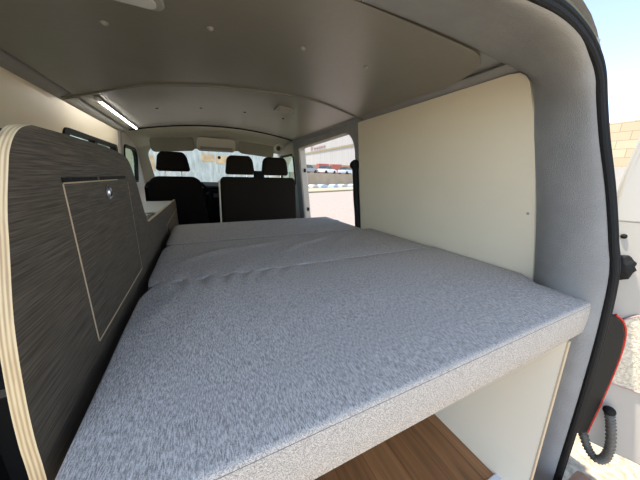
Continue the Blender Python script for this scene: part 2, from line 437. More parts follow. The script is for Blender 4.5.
# black double rubber seal
gs = cat([(x + (.0 if i < 3 else .008), y - .006, z + (.014 if i < 7 else .004)) for i, (x, y, z) in enumerate(G)], 6)
def offs(pts, d, dy):
    out = []
    for i, p in enumerate(pts):
        t = pts[min(i+1, len(pts)-1)] - pts[max(i-1, 0)]
        n = Vector((-t.z, 0, t.x)).normalized()      # outward in the door plane
        out.append(p + n*d + Vector((0, dy, 0)))
    return out
def full(pts): return [mir(p) for p in reversed(pts)][:-1] + list(pts)
bm = BM()
tube(bm, full(offs(gs, .004, -.002)), .010, 10); tube(bm, full(offs(gs, .017, -.004)), .009, 10)
tube(bm, full(offs(gs, .028, .003)), .007, 8)
seal = struct('trim_8', bm, M['rubber'], 'black rubber door seal round the rear opening', 'door seal', smooth=True)
# painted body flange and shell outside of the seal
o1 = full(offs(gs, .036, -.004)); o2 = full(offs(gs, .054, .010)); o3 = full(offs(gs, .075, .06)); o4 = full(offs(gs, .125, .16)); o5 = full(offs(gs, .24, .60))
bm = BM(); rr = [[bm.verts.new(p) for p in r] for r in (full(offs(gs, .01, .012)), o1, o2, o3, o4, o5)]
for a, b in zip(rr, rr[1:]):
    for i in range(len(a)-1): bm.faces.new((a[i], a[i+1], b[i+1], b[i]))
struct('trim_9', bm, M['bodypaint'], 'olive grey painted body edge outside the black door seal', 'body edge', smooth=True)

# ================================================================== CAB
# headliner
def hl(u, v, dz=0):
    x = -.70 + 1.96*u; y = 3.0 + .85*v
    z = .490 - .116*((x-.30)/.95)**2*.8 - .10*v*v + dz
    return (x, y, z)
bm = BM(); grid(bm, hl, 24, 8); grid(bm, lambda u, v: hl(u, v, .03), 24, 8)
struct('ceiling_cab', bm, M['headliner'], 'cream headliner over the driver cab', 'ceiling', smooth=True)
# windscreen frame
def fW(u, v, d):      # sloping plane
    return (u, 3.74 + (.40 - v)*1.15 + d, v)
wi = rrect(-.545, 1.235, -.14, .325, .08, 5, rs=(.12, .12, .03, .03))
bm = BM(); ring(bm, frame_from(wi, -.80, 1.36, -.30, .47), wi, fW, 0, .05)
struct('wall_front', bm, M['cabtrim'], 'cream pillars and frame round the windscreen', 'windscreen frame', smooth=False)
bm = BM(); prism(bm, wi, fW, .02, .025)
struct('window_2', bm, M['glass'], 'clear windscreen of the van', 'windscreen')
# side of the cab with the front door windows
for side, fn, xn, nm, wn in ((-1, lambda u, v, d: (xL(v)-.01-d, u, v), 0, 'wall_left_cab', 3), (1, lambda u, v, d: (xR(v)+.03+d, u, v), 0, 'wall_right_cab', 4)):
    y0 = 3.24 if side < 0 else 3.20
    wi2 = rrect(y0, 3.86, -.10, .27, .05, 5, rs=(.16, .06, .03, .03))
    bm = BM(); ring(bm, frame_from(wi2, 3.10, 4.6, -1.0, .42), wi2, fn, 0, .05)
    struct(nm, bm, M['cabtrim'], 'cream trimmed cab door on the %s side' % ('steering wheel' if side < 0 else 'passenger'), 'cab door', bevel=.01)
    bm = BM(); ring(bm, rrect(y0-.012, 3.872, -.112, .282, .06, 5, rs=(.17, .07, .04, .04)), rrect(y0+.012, 3.85, -.09, .26, .05, 5, rs=(.15, .05, .03, .03)), fn, -.01, .03)
    wf2 = struct('window_%d' % wn, bm, M['rubber'], 'black edged cab door window on the %s side' % ('steering wheel' if side < 0 else 'passenger'), 'window')
    bm = BM(); prism(bm, rrect(y0, 3.86, -.10, .27, .05, 5, rs=(.16, .06, .03, .03)), fn, .02, .024)
    obj('pane', bm, M['tint'], wf2)

# sun visors
def visor(x0, x1, name_label, lab):
    t = thing('sun_visor', name_label, 'sun visor', ((x0+x1)/2, 3.55, .28), 'sun visors over the windscreen')
    bm = BM(); prism(bm, rrect(x0, x1, .285, .438, .03, 5, rs=(.025, .03, .05, .03)), lambda u, v, d: (u, 3.56 + (.43-v)*.25 + d, v - .05*((u-.28)/.75)**2), 0, .018)
    obj('flap', bm, M['visor'], t, bevel=.005)
    bm = BM(); tube(bm, [(x0+.02, 3.59, .436), (x1-.02, 3.59, .436)], .006, 8); obj('hinge_rod', bm, M['cabtrim'], t, smooth=True)
    bm = BM(); box(bm, (x0+x1)/2+.16, (x0+x1)/2+.19, 3.58, 3.60, .436, .475 - .116*(((x0+x1)/2+.17-.3)/.95)**2*.8 - .035); obj('mount_clip', bm, M['cabtrim'], t)
    if lab:
        bm = BM(); box(bm, x0+.26, x0+.38, 3.583, 3.586, .335, .352); obj('warning_label', bm, M['label'], t)
    return t
visor(-.46, -.005, 'plain grey sun visor over the steering wheel side of the windscreen', False)
visor(.52, .99, 'grey sun visor with a pale label on the passenger side', True)
# overhead console between the visors
t = thing('overhead_console', 'cream moulded overhead console between the two sun visors', 'console', (.25, 3.55, .28))
bm = BM(); prism(bm, rrect(.025, .475, .285, .435, .04, 5), lambda u, v, d: (u, 3.50 + (.44-v)*.35 + d, v), 0, .10)
obj('housing', bm, M['cabtrim'], t, bevel=.012)
bm = BM(); prism(bm, rrect(.06, .44, .30, .33, .01, 4), lambda u, v, d: (u, 3.50 + (.44-v)*.35 + d, v), -.003, .004)
obj('lower_lip', bm, M['visor'], t)
# rear view camera dot on the glass
bm = BM(); lathe(bm, [(.02, -.012), (.022, 0), (.018, .02)], (.30, 3.93, .232), 'y', 14)
tag(obj('windscreen_sensor', bm, M['rubber'], smooth=True), 'small round black sensor stuck to the top of the windscreen', 'sensor')
# grab handle bracket at the passenger corner
t = thing('grab_handle', 'cream grab handle with a dark recess at the passenger windscreen corner', 'grab handle', (.98, 3.30, .33))
bm = BM(); tube(bm, cat([(.925, 3.32, .335), (.94, 3.30, .375), (.985, 3.28, .392), (1.03, 3.28, .372), (1.05, 3.30, .33)], 6), .010, 10); obj('grip', bm, M['cabtrim'], t, smooth=True)
bm = BM(); lathe(bm, [(.028, -.006), (.03, 0), (.024, .01)], (.985, 3.33, .345), 'y', 16); obj('recess', bm, M['screwd'], t, smooth=True)

# dashboard
t = thing('dashboard', 'black dashboard below the windscreen', 'dashboard', (.33, 4.0, -.95))
bm = BM()
grid(bm, lambda u, v: (-.60 + 1.75*u, 3.72 + .45*v, -.17 + .06*math.sin(v*2.2) + .012*math.exp(-((u-.2)/.12)**2)), 24, 8)
grid(bm, lambda u, v: (-.60 + 1.75*u, 3.72 - .05*math.sin(v*3.1), -.17 - .65*v), 24, 8)
obj('body', bm, M['dash'], t, smooth=True)
bm = BM(); box(bm, .13, .42, 3.64, 3.72, -.75, -.20); obj('centre_console', bm, M['dash'], t, bevel=.02)
bm = BM(); box(bm, .17, .31, 3.625, 3.642, -.30, -.245); obj('radio', bm, plain('radio_panel', (.05, .05, .08), .2), t, bevel=.004)
bm = BM(); lathe(bm, [(.012, 0), (.01, .10), (.02, .11), (.022, .15), (.012, .165)], (.21, 3.60, -.55), 'z', 14); obj('gear_lever', bm, M['dash'], t, smooth=True)
bm = BM(); box(bm, .13, .30, 3.56, 3.68, -.80, -.55); obj('gear_housing', bm, M['dash'], t, bevel=.02)
# steering wheel
t = thing('steering_wheel', 'black steering wheel beside the driver seat', 'steering wheel', (-.10, 3.45, -.32))
Rw = Matrix.Rotation(math.radians(-62), 3, 'X')
def W(p): return Vector((-.10, 3.42, -.24)) + Rw @ Vector(p)
bm = BM(); ps = [W((.2*math.cos(a), .2*math.sin(a), 0)) for a in [2*math.pi*k/40 for k in range(41)]]; tube(bm, ps, .015, 10, cap=False); obj('rim', bm, M['dash'], t, smooth=True)
bm = BM()
for a in (0, 2.6, 4.71, .5): tube(bm, [W((0, 0, -.02)), W((.2*math.cos(a), .2*math.sin(a), 0))], .012, 8)
obj('spokes', bm, M['dash'], t, smooth=True)
bm = BM(); tube(bm, [W((0, 0, .01)), W((0, 0, -.03)), W((0, 0, -.3))], [.06, .065, .03], 16); obj('hub', bm, M['dash'], t, smooth=True)

# seats -------------------------------------------------------------
def puff(bm, outline, y0, y1, edge=.03, n=5):
    """cushion-like slab: outline (x,z) with rounded front and rear rims"""
    cx = sum(p[0] for p in outline)/len(outline); cz = sum(p[1] for p in outline)/len(outline)
    w = max(p[0] for p in outline)-cx; h = max(p[1] for p in outline)-cz
    prev = None; first = None
    steps = [(math.sin(math.pi/2*k/n), 1-math.cos(math.pi/2*k/n)) for k in range(n+1)]
    prof = [(1 - edge*(1-s), y0 + edge*(1-s)*0 + edge*c) for s, c in [(math.sin(math.pi/2*k/n), 1-math.cos(math.pi/2*k/n)) for k in range(n+1)]]
    prof = []
    for k in range(n+1):
        a = math.pi/2*k/n; prof.append((edge*(1-math.sin(a)), y0 + edge*(1-math.cos(a))))
    for k in range(n+1):
        a = math.pi/2*k/n; prof.append((edge*(1-math.cos(a)), y1 - edge*(1-math.sin(a))))
    rings = []
    for ins, y in prof:
        rings.append([bm.verts.new((cx + (x-cx)*(1-ins/w), y, cz + (z-cz)*(1-ins/h))) for x, z in outline])
    for a, b in zip(rings, rings[1:]):
        for i in range(len(a)): bm.faces.new((a[i], a[(i+1) % len(a)], b[(i+1) % len(a)], b[i]))
    bm.faces.new(rings[0][::-1]); bm.faces.new(rings[-1])
def back_outline(x0, x1, z1, z0, flare=.03, r=.07):
    o = rrect(x0, x1, z0, z1, r, 6)
    return [(x + (flare*(1 if x > (x0+x1)/2 else -1)*min(1, (z1-z)/(z1-z0)*2.2) if flare else 0), z) for x, z in o]
def head_outline(xc, z0, z1, w0, w1):
    H = z1-z0; o = rrect(-w0, w0, 0, H, .05, 6, rs=(.055, .055, .03, .03))
    return [(xc + u*(1 + (w1/w0-1)*(v/H)**1.5), z0 + v) for u, v in o]
YS = 2.95
t = thing('driver_seat', 'black cloth single driver seat seen from behind, nearest the side window', 'seat', (-.20, 3.15, -.97))
bm = BM(); puff(bm, back_outline(-.43, .02, -.028, -.62, .055, .08), YS, YS+.14, .035); obj('backrest', bm, M['seat'], t, smooth=True, angle=60)
bm = BM(); puff(bm, head_outline(-.213, .022, .212, .152, .118), YS+.01, YS+.12, .03)
hr = obj('headrest', bm, M['seat'], t, smooth=True, angle=60)
for dx in (-.07, .07):
    bm = BM(); tube(bm, [(-.213+dx, YS+.06, .035), (-.213+dx, YS+.06, -.05)], .007, 8)
    obj('headrest_post', bm, M['chrome'], hr, smooth=True)
bm = BM(); puff(bm, [(x, z) for x, z in rrect(-.46, .06, -.60, -.44, .05, 5)], YS+.1, YS+.62, .04); obj('seat', bm, M['seat'], t, smooth=True, angle=60)
bm = BM(); box(bm, -.42, .03, YS+.05, YS+.55, -.985, -.58); obj('seat_base', bm, M['dash'], t, bevel=.02)
bm = BM(); tube(bm, cat([(.06, YS+.12, -.40), (.085, YS+.10, -.30), (.09, YS+.16, -.24), (.09, YS+.30, -.225)], 5), .022, 10); obj('armrest', bm, M['seat'], t, smooth=True)

t = thing('passenger_bench', 'black cloth double passenger bench with two headrests seen from behind', 'seat', (.66, 3.15, -.97))
bm = BM(); puff(bm, back_outline(.225, 1.085, -.022, -.64, .012, .05), YS, YS+.14, .03); obj('backrest', bm, M['seatshell'], t, smooth=True, angle=60)
for xc in (.44, .842):
    bm = BM(); puff(bm, head_outline(xc, .003, .208, .158, .128), YS+.01, YS+.12, .03)
    hr = obj('headrest', bm, M['seatshell'], t, smooth=True, angle=60)
    for dx in (-.07, .07):
        bm = BM(); tube(bm, [(xc+dx, YS+.06, .02), (xc+dx, YS+.06, -.06)], .007, 8)
        obj('headrest_post', bm, M['chrome'], hr, smooth=True)
bm = BM(); puff(bm, rrect(.592, .705, -.06, .05, .015, 4), YS+.02, YS+.09, .012); obj('belt_guide', bm, M['dash'], t, smooth=True)
bm = BM(); tube(bm, cat([(.205, YS-.004, -.06), (.203, YS-.004, -.2), (.190, YS-.004, -.62)], 5), .009, 8)
e = obj('side_trim', bm, M['cabtrim'], t, smooth=True); e['label'] = 'pale plastic edge strip down the side of the bench backrest'
bm = BM(); puff(bm, rrect(.21, 1.10, -.60, -.44, .05, 5), YS+.1, YS+.55, .04); obj('seat', bm, M['seatshell'], t, smooth=True, angle=60)
bm = BM(); box(bm, .24, 1.06, YS+.05, YS+.55, -.985, -.58); obj('seat_base', bm, M['dash'], t, bevel=.02)

# ================================================================== BED CUSHIONS
rnd = random.Random(7)
def cushion(name, label, x0, x1, y0, y1, zt, zb, folds, notch=None, pr_=.001, r=.009, crown=.006, nx=190, ny=96):
    t = thing(name, label, 'mattress', ((x0+x1)/2, (y0+y1)/2, zb), 'grey bed cushions laid end to end')
    def xe(y):
        if notch:
            if y < notch[0]: return notch[2] - .006*(notch[0]-y)/.15
            if y < notch[1]:
                s = (y-notch[0])/(notch[1]-notch[0]); return notch[2] + (x1-notch[2])*s
        return x1
    def h(x, y):
        z = zt
        for (fx, fy, ang, ln, w, a) in folds:
            dx, dy = x-fx, y-fy; ca, sa = math.cos(ang), math.sin(ang)
            l = dx*ca + dy*sa; p = -dx*sa + dy*ca + .02*math.sin(l*9)
            if -ln < l < ln: z += .95*a*math.exp(-(p/(1.5*w))**2)*(math.cos(l/ln*math.pi/2))**2
        return z
    bm = BM()
    rows = []
    # parametrise: s across including rounded rims
    us = [0]; 
    prof = [(0, -1), (0, -.35), (.0, 0)]       # placeholder
    def rim(k, n=4):  # inset, drop
        a = math.pi/2*k/n; return r*(1-math.sin(a)), r*(1-math.cos(a))
    side = [(0.0, 'b'), ] 
    U = [(0, None)] + [(i/nx, 1) for i in range(nx+1)] + [(1, None)]
    # top grid
    V = []
    for i in range(nx+1):
        col = []
        for j in range(ny+1):
            y = y0 + r + (y1-y0-2*r)*j/ny
            xr = xe(y)
            xl = x0 + .028*math.exp(-((y1-y)/.05)**2) + .008*math.exp(-((y-y0)/.04)**2)
            x = xl + r + (xr-xl-2*r)*i/nx
            ex = min(x-x0, xr-x, .12)/.12; ey = min(y-y0, y1-y, .12)/.12
            z = h(x, y) + crown*(1-(1-min(ex, ey))**2) 
            col.append(bm.verts.new((x, y, z)))
        V.append(col)
    for i in range(nx):
        for j in range(ny): bm.faces.new((V[i][j], V[i+1][j], V[i+1][j+1], V[i][j+1]))
    # boundary loop
    loop = [V[i][0] for i in range(nx)] + [V[nx][j] for j in range(ny)] + [V[i][ny] for i in range(nx, 0, -1)] + [V[0][j] for j in range(ny, 0, -1)]
    nrm = []
    L = len(loop)
    for k in range(L):
        a = loop[k-1].co; b = loop[(k+1) % L].co; tt = Vector((b.x-a.x, b.y-a.y, 0)).normalized(); nrm.append(Vector((tt.y, -tt.x, 0)))
    prev = loop
    levels = [(r*math.sin(a), -r*(1-math.cos(a))) for a in (math.pi/6, math.pi/3, math.pi/2)] + [(r+.002, -.03), (r+.003, -.06), (r+.001, zb-zt+.012), (r-.006, zb-zt)]
    for off, dz in levels:
        cur = [bm.verts.new((v.co.x + n.x*off, v.co.y + n.y*off, (v.co.z + dz) if dz > -.05 else (zt+dz))) for v, n in zip(loop, nrm)]
        for k in range(L): bm.faces.new((prev[k], prev[(k+1) % L], cur[(k+1) % L], cur[k]))
        prev = cur
    bm.faces.new(prev)
    obj('cover', bm, M['fabric'], t, smooth=True, angle=80)
    # stitched seam under the top edge; thicker dark ones stand in for joint shade
    bm = BM(); pp = [v for v in [(x0+.003, y0+.003), (xe(y0)-.003, y0+.003)]]
    tube(bm, [(x0+.01 + (xe(y0)-x0-.02)*i/30, y0+.0005 - (pr_-.001), zt-.009+(pr_-.001)*2) for i in range(31)], pr_, 6)
    obj('seam', bm, M['seam_shade'], t, smooth=True)
    return t
f1 = []
# puckers running out from the joint with the middle cushion
for (x, ln, a, sk) in [(-.13, .10, .010, .5), (-.06, .16, .012, .35), (.02, .20, .012, .1), (.09, .22, .010, -.15), (.16, .17, .009, -.3), (.24, .14, .007, -.4), (.33, .11, .005, -.5), (.45, .09, .004, -.4), (.6, .09, .003, -.3), (.78, .08, .003, -.2)]:
    f1.append((x, .94-.02, math.pi/2 + sk, ln, .022, a)); 
    f1.append((x+.036, .94-.02, math.pi/2 + sk, ln*.9, .014, -a*.6))
f1 += [(-.02, .72, 1.75, .26, .035, .007), (.06, .74, 1.95, .24, .03, .006), (-.12, .74, 1.35, .22, .03, .006), (.20, .78, 2.2, .18, .03, .004), (.4, .6, .4, .3, .05, .003), (.75, .5, -.3, .3, .06, .003), (.1, .55, 1.2, .2, .04, .003)]
cushion('bed_cushion', 'large grey heather cushion at the open rear end, puckered along its far edge', -.196, 1.175, .262, .937, -.370, -.485, f1, notch=(.42, .50, 1.112))
f2 = []
for (x, ln, a, sk) in [(-.1, .10, .007, .3), (0, .12, .008, .2), (.1, .12, .007, -.1), (.22, .09, .005, -.3), (.38, .08, .004, -.3)]:
    f2.append((x, .96, math.pi/2+sk, ln, .02, a))
f2 += [(x_, y_, a_, l_, w_, 2*h_) for (x_, y_, a_, l_, w_, h_) in [(.05, 1.25, .7, .22, .02, .005), (.25, 1.3, .5, .25, .02, .004), (.45, 1.22, .9, .2, .016, .004), (.62, 1.3, .7, .22, .014, .0045), (.8, 1.28, .8, .2, .014, .004), (.95, 1.2, .6, .2, .014, .003)]]
cushion('bed_cushion', 'middle grey heather cushion between the large rear cushion and far one', -.194, 1.155, .944, 1.494, -.372, -.485, f2, pr_=.003, nx=150, ny=80)
f3 = [(.1+.13*k, 1.78+.04*math.sin(k*2.1), .75+.2*math.sin(k), .24, .014, .007) for k in range(8)]
cushion('bed_cushion', 'smallest grey heather cushion at the far end by the seats', -.190, 1.085, 1.501, 2.10, -.372, -.485, f3, pr_=.0035, nx=150, ny=80)
# bed board under the cushions
bm = BM(); box(bm, -.205, .985, .30, 2.04, -.502, -.4855)
tag(obj('bed_board', bm, M['ply']), 'thin plywood board carrying the grey cushions', 'bed board')
# board closing the space under the bed
bm = BM(); 
def bx(z): return .82 + .18*(z+.97)/.48
for a, b in ((0, .013),):
    box(bm, a, b, 0, 1, -.97, -.487, f=lambda x, y, z: (bx(z)+x, (.206 + .060*(z+.97)/.483) if y == 0 else 1.62, z))
bsp = thing('bed_support_panel', 'upright cream board under the right side of the bed', 'support board', (.83, .93, -.97))
obj('board', bm, M['cream'], bsp)
bm = BM(); box(bm, -.0005, .0138, 0, 1, -.97, -.487, f=lambda x, y, z: (bx(z)+x, .2015 + .060*(z+.97)/.483 + .0043*y, z)); e = obj('edge_banding', bm, M['flaplip'], bsp); e['label'] = 'light wooden edge strip'
bm = BM(); box(bm, -.21, .80, 2.045, 2.06, -.97, -.4855)
tag(obj('bed_end_panel', bm, M['cream']), 'cream board closing the space below the far end of the bed', 'support board')

# ================================================================== KITCHEN CABINET
cab = thing('kitchen_cabinet', 'long dark wood-grain cabinet with rounded plywood corner beside the bed', 'cabinet', (-.42, 1.6, -.97))
prof = [(.33, -.97), (.345, -.80), (.36, -.60), (.375, -.404), (.378, -.337), (.387, -.266), (.405, -.181), (.434, -.097), (.451, -.049), (.477, .006), (.490, .028), (.508, .047), (.530, .060), (.557, .067)]
pr = [Vector((a, b, 0)) for a, b in prof]; pr = [(p.x, p.y) for p in cat(pr, 4)]
top = [(.666, .0685), (.882, .067), (1.0, .063), (1.08, .056), (1.13, .047), (1.165, .026), (1.19, -.005), (1.227, -.051), (1.27, -.138), (1.31, -.195), (1.335, -.213), (1.36, -.217)]
top2 = [(p.x, p.y) for p in cat([Vector((a, b, 0)) for a, b in top], 4)]
outl = pr + top2 + [(2.82, -.247), (2.86, -.26), (2.875, -.30), (2.90, -.97)]
bm = BM(); prism(bm, outl, lambda u, v, d: (-.22 - d, u, v), 0, .0155, 0, 1)
# veneer face only on the outside faces
fp = obj('side_panel', bm, [M['laminate'], M['ply']], cab, bevel=0)
bm = BM(); box(bm, -.60, -.2356, .50, 1.14, .040, .055); obj('top_board', bm, M['laminate_in'], cab)
bm = BM(); box(bm, -.61, -.60, .52, 2.86, -.95, -.27); box(bm, -.60, -.2356, .50, 2.86, -.97, -.95); box(bm, -.60, -.2356, 1.19, 1.205, -.95, .0); box(bm, -.60, -.2356, .9, .915, -.95, .04)
box(bm, -.60, -.2356, .50, .9, -.35, -.335)
obj('carcass', bm, M['laminate_in'], cab)
bm = BM(); box(bm, -.66, -.2356, 1.21, 2.86, -.285, -.262); obj('worktop', bm, M['counter'], cab, bevel=.003)
# rear end ply rib near the wall
bm = BM(); box(bm, -.60, -.565, .52, .535, -.95, .078); obj('back_batten', bm, M['flaplip'], cab)
# flap
fy0, fy1, fz0, fz1 = .609, 1.077, -.350, -.020
bm = BM()
for a, b, c, d in ((fy0, fy0+.0035, fz0, fz1), (fy1-.0022, fy1, fz0, fz1-.012), (fy0, fy1, fz0, fz0+.004), (fy0, fy0+.35, fz1-.0025, fz1)):
    box(bm, -.2199, -.2188, a, b, c, d)
fl = obj('flap', BM() if False else (lambda b: (box(b, -.2199, -.2190, fy0+.0035, fy1-.0022, fz0+.004, fz1-.0025), b)[1])(BM()), M['laminate'], cab)
e = obj('edge_lip', bm, M['flaplip'], fl); e['label'] = 'light plywood edge round the flap'
bm = BM(); box(bm, -.2199, -.2189, fy0, fy0+.18, fz1+.0005, fz1+.009); box(bm, -.2199, -.2189, fy0+.2, fy1-.02, fz1+.0005, fz1+.009); obj('hinge_gap', bm, M['rubber'], fl)
bm = BM(); lathe(bm, [(.018, .0), (.0185, .003), (.016, .0055), (.012, .004), (.011, .007), (.004, .0085)], (-.2189, .845, -.052), 'x', 24); obj('push_button', bm, M['chrome'], fl, smooth=True)
# drawer line on the low part
bm = BM(); box(bm, -.2199, -.2188, 1.95, 2.84, -.345, -.3425); box(bm, -.2199, -.2188, 1.95, 1.953, -.9, -.345)
dr = obj('drawer', (lambda b: (box(b, -.2199, -.2192, 1.953, 2.84, -.90, -.345), b)[1])(BM()), M['laminate'], cab); e = obj('drawer_edge', bm, M['flaplip'], dr); e['label'] = 'light plywood drawer edge'
# sink on the worktop
sk = thing('sink', 'small stainless steel sink rim in the pale worktop beside the driver seat', 'sink', (-.45, 1.6, -.262))
bm = BM(); ring(bm, rrect(-.60, -.25, 1.26, 1.98, .05, 5), rrect(-.585, -.265, 1.275, 1.965, .04, 5), lambda u, v, d: (u, v, -.2615 + d), 0, .010); obj('rim', bm, M['steel'], sk, bevel=.002)
bm = BM(); prism(bm, rrect(-.588, -.262, 1.272, 1.968, .04, 5), lambda u, v, d: (u, v, -.2612 + d), 0, .003); obj('lid', bm, M['carglass'], sk)

# ================================================================== CEILING FITTINGS
n = 0
for i, (x, y) in enumerate([(-.216, 1.10), (.083, 1.05), (.416, 1.04), (.70, 1.02)]):
    names = ['pale domed ceiling screw cap nearest the left roof rail in the rear row', 'pale domed ceiling screw cap second from the left roof rail in the rear row', 'pale domed ceiling screw cap third from the left roof rail in the rear row', 'pale domed ceiling screw cap nearest the cream panel in the rear row']
    bm = BM(); z = zC(x); lathe(bm, [(.011, .001), (.011, -.002), (.007, -.006), (.002, -.0075)], (x, y, z), 'z', 16)
    tag(obj('ceiling_screw', bm, M['screw'], smooth=True), names[i], 'screw', 'screw caps in the rear ceiling panel')
for i, (x, y) in enumerate([(-.218, 2.26), (.069, 2.24), (.39, 2.236), (.70, 2.2)]):
    names = ['small dark ceiling screw beside the light strip in the front ceiling panel', 'small dark ceiling screw second from the light strip in the front panel', 'small dark ceiling screw third from the light strip in the front panel', 'small dark ceiling screw farthest from the light strip in the front panel']
    bm = BM(); z = zC(x)+.006; lathe(bm, [(.010, .001), (.010, -.002), (.004, -.005)], (x, y, z), 'z', 14)
    tag(obj('ceiling_screw', bm, M['screwd'], smooth=True), names[i], 'screw', 'dark screws in the front ceiling panel')
# oval fitting at the top edge of the picture, square vent in the front panel
t = thing('ceiling_lamp', 'flat pale rounded ceiling lamp cover in the rear ceiling panel', 'ceiling lamp', (-.137, .93, zC(-.137)))
bm = BM(); prism(bm, rrect(-.235, -.04, .885, .965, .035, 6), lambda u, v, d: (u, v, zC(-.137)-.001-d), 0, .010); obj('cover', bm, M['screw'], t, bevel=.004)
bm = BM(); prism(bm, rrect(-.215, -.06, .90, .95, .022, 6), lambda u, v, d: (u, v, zC(-.137)-.0115-d), 0, .004); obj('lens', bm, M['label'], t, bevel=.001)
t = thing('ceiling_vent', 'small square pale plastic vent cover in the front ceiling panel', 'vent', (.617, 1.93, zC(.617)))
bm = BM(); ring(bm, rrect(.56, .675, 1.86, 1.99, .012, 4), rrect(.572, .663, 1.873, 1.977, .008, 4), lambda u, v, d: (u, v, zC(u)+.005-d), 0, .012); obj('frame', bm, M['vent'], t)
bm = BM()
for k in range(7): box(bm, .573, .662, 1.878+k*.0145, 1.886+k*.0145, zC(.617)-.006, zC(.617)+.004)
obj('slats', bm, M['vent'], t)
# LED strip light
t = thing('led_strip_light', 'glowing white LED strip light along the left roof edge', 'strip light', (-.462, 2.35, zC(-.462)-.012))
bm = BM(); box(bm, -.470, -.452, 1.925, 2.905, zC(-.462)-.008, zC(-.462)+.0); obj('profile', bm, M['ledbar'], t, bevel=.002)
bm = BM(); box(bm, -.468, -.454, 1.945, 2.90, zC(-.462)-.014, zC(-.462)-.0085); obj('diffuser', bm, M['led'], t, bevel=.003)
bm = BM(); lathe(bm, [(.012, 0), (.012, -.014), (.008, -.018)], (-.462, 1.895, zC(-.462)), 'z', 14); box(bm, -.475, -.449, 1.912, 1.93, zC(-.462)-.016, zC(-.462)); obj('switch', bm, M['ledbar'], t)

# ================================================================== REAR LAMP, BARN DOOR, CONDUIT
lampout = [(1.128, -.40), (1.155, -.405), (1.182, -.43), (1.198, -.47), (1.203, -.53), (1.200, -.62), (1.190, -.74), (1.176, -.87), (1.145, -.875), (1.128, -.87)]
def yl(z): return .232 + .03*(z+.4)
t = thing('tail_lamp', 'black backed tail lamp with a thin red rim on the rear corner', 'tail lamp', (1.165, .22, -.875))
bm = BM(); prism(bm, lampout, lambda u, v, d: (u, yl(v) - .036*(u-1.128)/.07 + d, v), 0, .10); obj('housing', bm, M['lampblack'], t, bevel=.008)
rim = [p for p in lampout[1:8]]
bm = BM(); tube(bm, cat([(u+.003, yl(v)-.036*(u-1.128)/.07+.004, v) for u, v in rim], 5), .0034, 8); obj('red_rim', bm, M['red'], t, smooth=True)
bm = BM(); prism(bm, [(u+.004 if u > 1.16 else u, v) for u, v in lampout[1:8]], lambda u, v, d: (u, yl(v)+d, v), .012, .085); obj('red_lens', bm, M['red'], t)

# open barn door: hinge line follows the body, swung out past square
HX = 1.205
def yh(z):
    P = [(.45, .47), (.2, .385), (0, .335), (-.13, .30), (-.25, .277), (-.4, .248), (-.7, .222), (-1.05, .215)]
    for (a, b), (c, d) in zip(P, P[1:]):
        if z >= c: return b + (d-b)*(a-z)/(a-c)
    return P[-1][1]
DU = Vector((.42, -.907, 0)); DN = Vector((-.907, -.42, 0))
def fD(u, z, d): return Vector((HX, yh(-.5) + .0, z)) + DU*u + DN*d + Vector((0, (yh(z)-yh(-.5))*1.0, 0))
def du0(z): return 0 if z < -.12 else .42*(z+.12)**1.3
zs = [-.93, -.8, -.6, -.42, -.3, -.2, -.12, -.05, .02, .1, .18, .26, .34]
hinge = [(du0(z), z) for z in zs]
out = hinge + [(.20, .38), (.62, .38), (.68, .30), (.70, -.1), (.70, -.93)]
bm = BM(); prism(bm, [p for p in hinge if p[1] <= -.12] + [(.70, -.12), (.70, -.93)], fD, 0, -.035)
# window surround above the belt
sur = [(du0(z), z) for z in zs if z >= -.12] + [(.20, .38), (.62, .38), (.68, .30), (.70, -.12), (.60, -.12), (.60, .22), (.55, .29), (.22, .29)] + [(du0(z)+.085, z) for z in (.18, .1, .02, -.05, -.12)]
prism(bm, sur, fD, 0, -.035)
door = struct('door_1', bm, M['white'], 'open white rear barn door swung out beyond the tail lamp', 'door', bevel=.006)
bm = BM(); prism(bm, [(.085, -.11), (.61, -.11), (.61, .25), (.55, .30), (.23, .30), (.15, .18)], fD, -.012, -.016); obj('pane', bm, M['tint'], door)
bm = BM(); prism(bm, rrect(.012, .62, -.665, -.395, .05, 8, rs=(.04, .10, .012, .03)), fD, -.001, .004)
e = obj('speckled_panel', bm, M['speck'], door, bevel=.001); e['label'] = 'pale speckled inset panel of the barn door'
bm = BM(); pp = rrect(.012, .62, -.665, -.395, .05, 8, rs=(.04, .10, .012, .03)); tube(bm, [fD(u, v, .004) for u, v in pp+pp[:1]], .0028, 6, cap=False); e = obj('panel_edge', bm, plain('rosy_edge', (.45, .30, .27), .5), door, smooth=True)
bm = BM(); c = fD(.014, -.262, .010)
bmesh.ops.create_icosphere(bm, subdivisions=3, radius=1, matrix=Matrix.Translation(c) @ Matrix.Diagonal((.028, .036, .042, 1)))
for v in bm.verts:
    d = v.co - c; k = 1 + .07*math.sin(d.z*260+d.y*120) + .03*math.sin(d.y*420); v.co = c + d*k
obj('check_boot', bm, M['rubber'], door, smooth=True)
bm = BM(); c = fD(.024, -.165, .002); bmesh.ops.create_icosphere(bm, subdivisions=2, radius=.008, matrix=Matrix.Translation(c)); obj('plug', bm, M['rubber'], door, smooth=True)
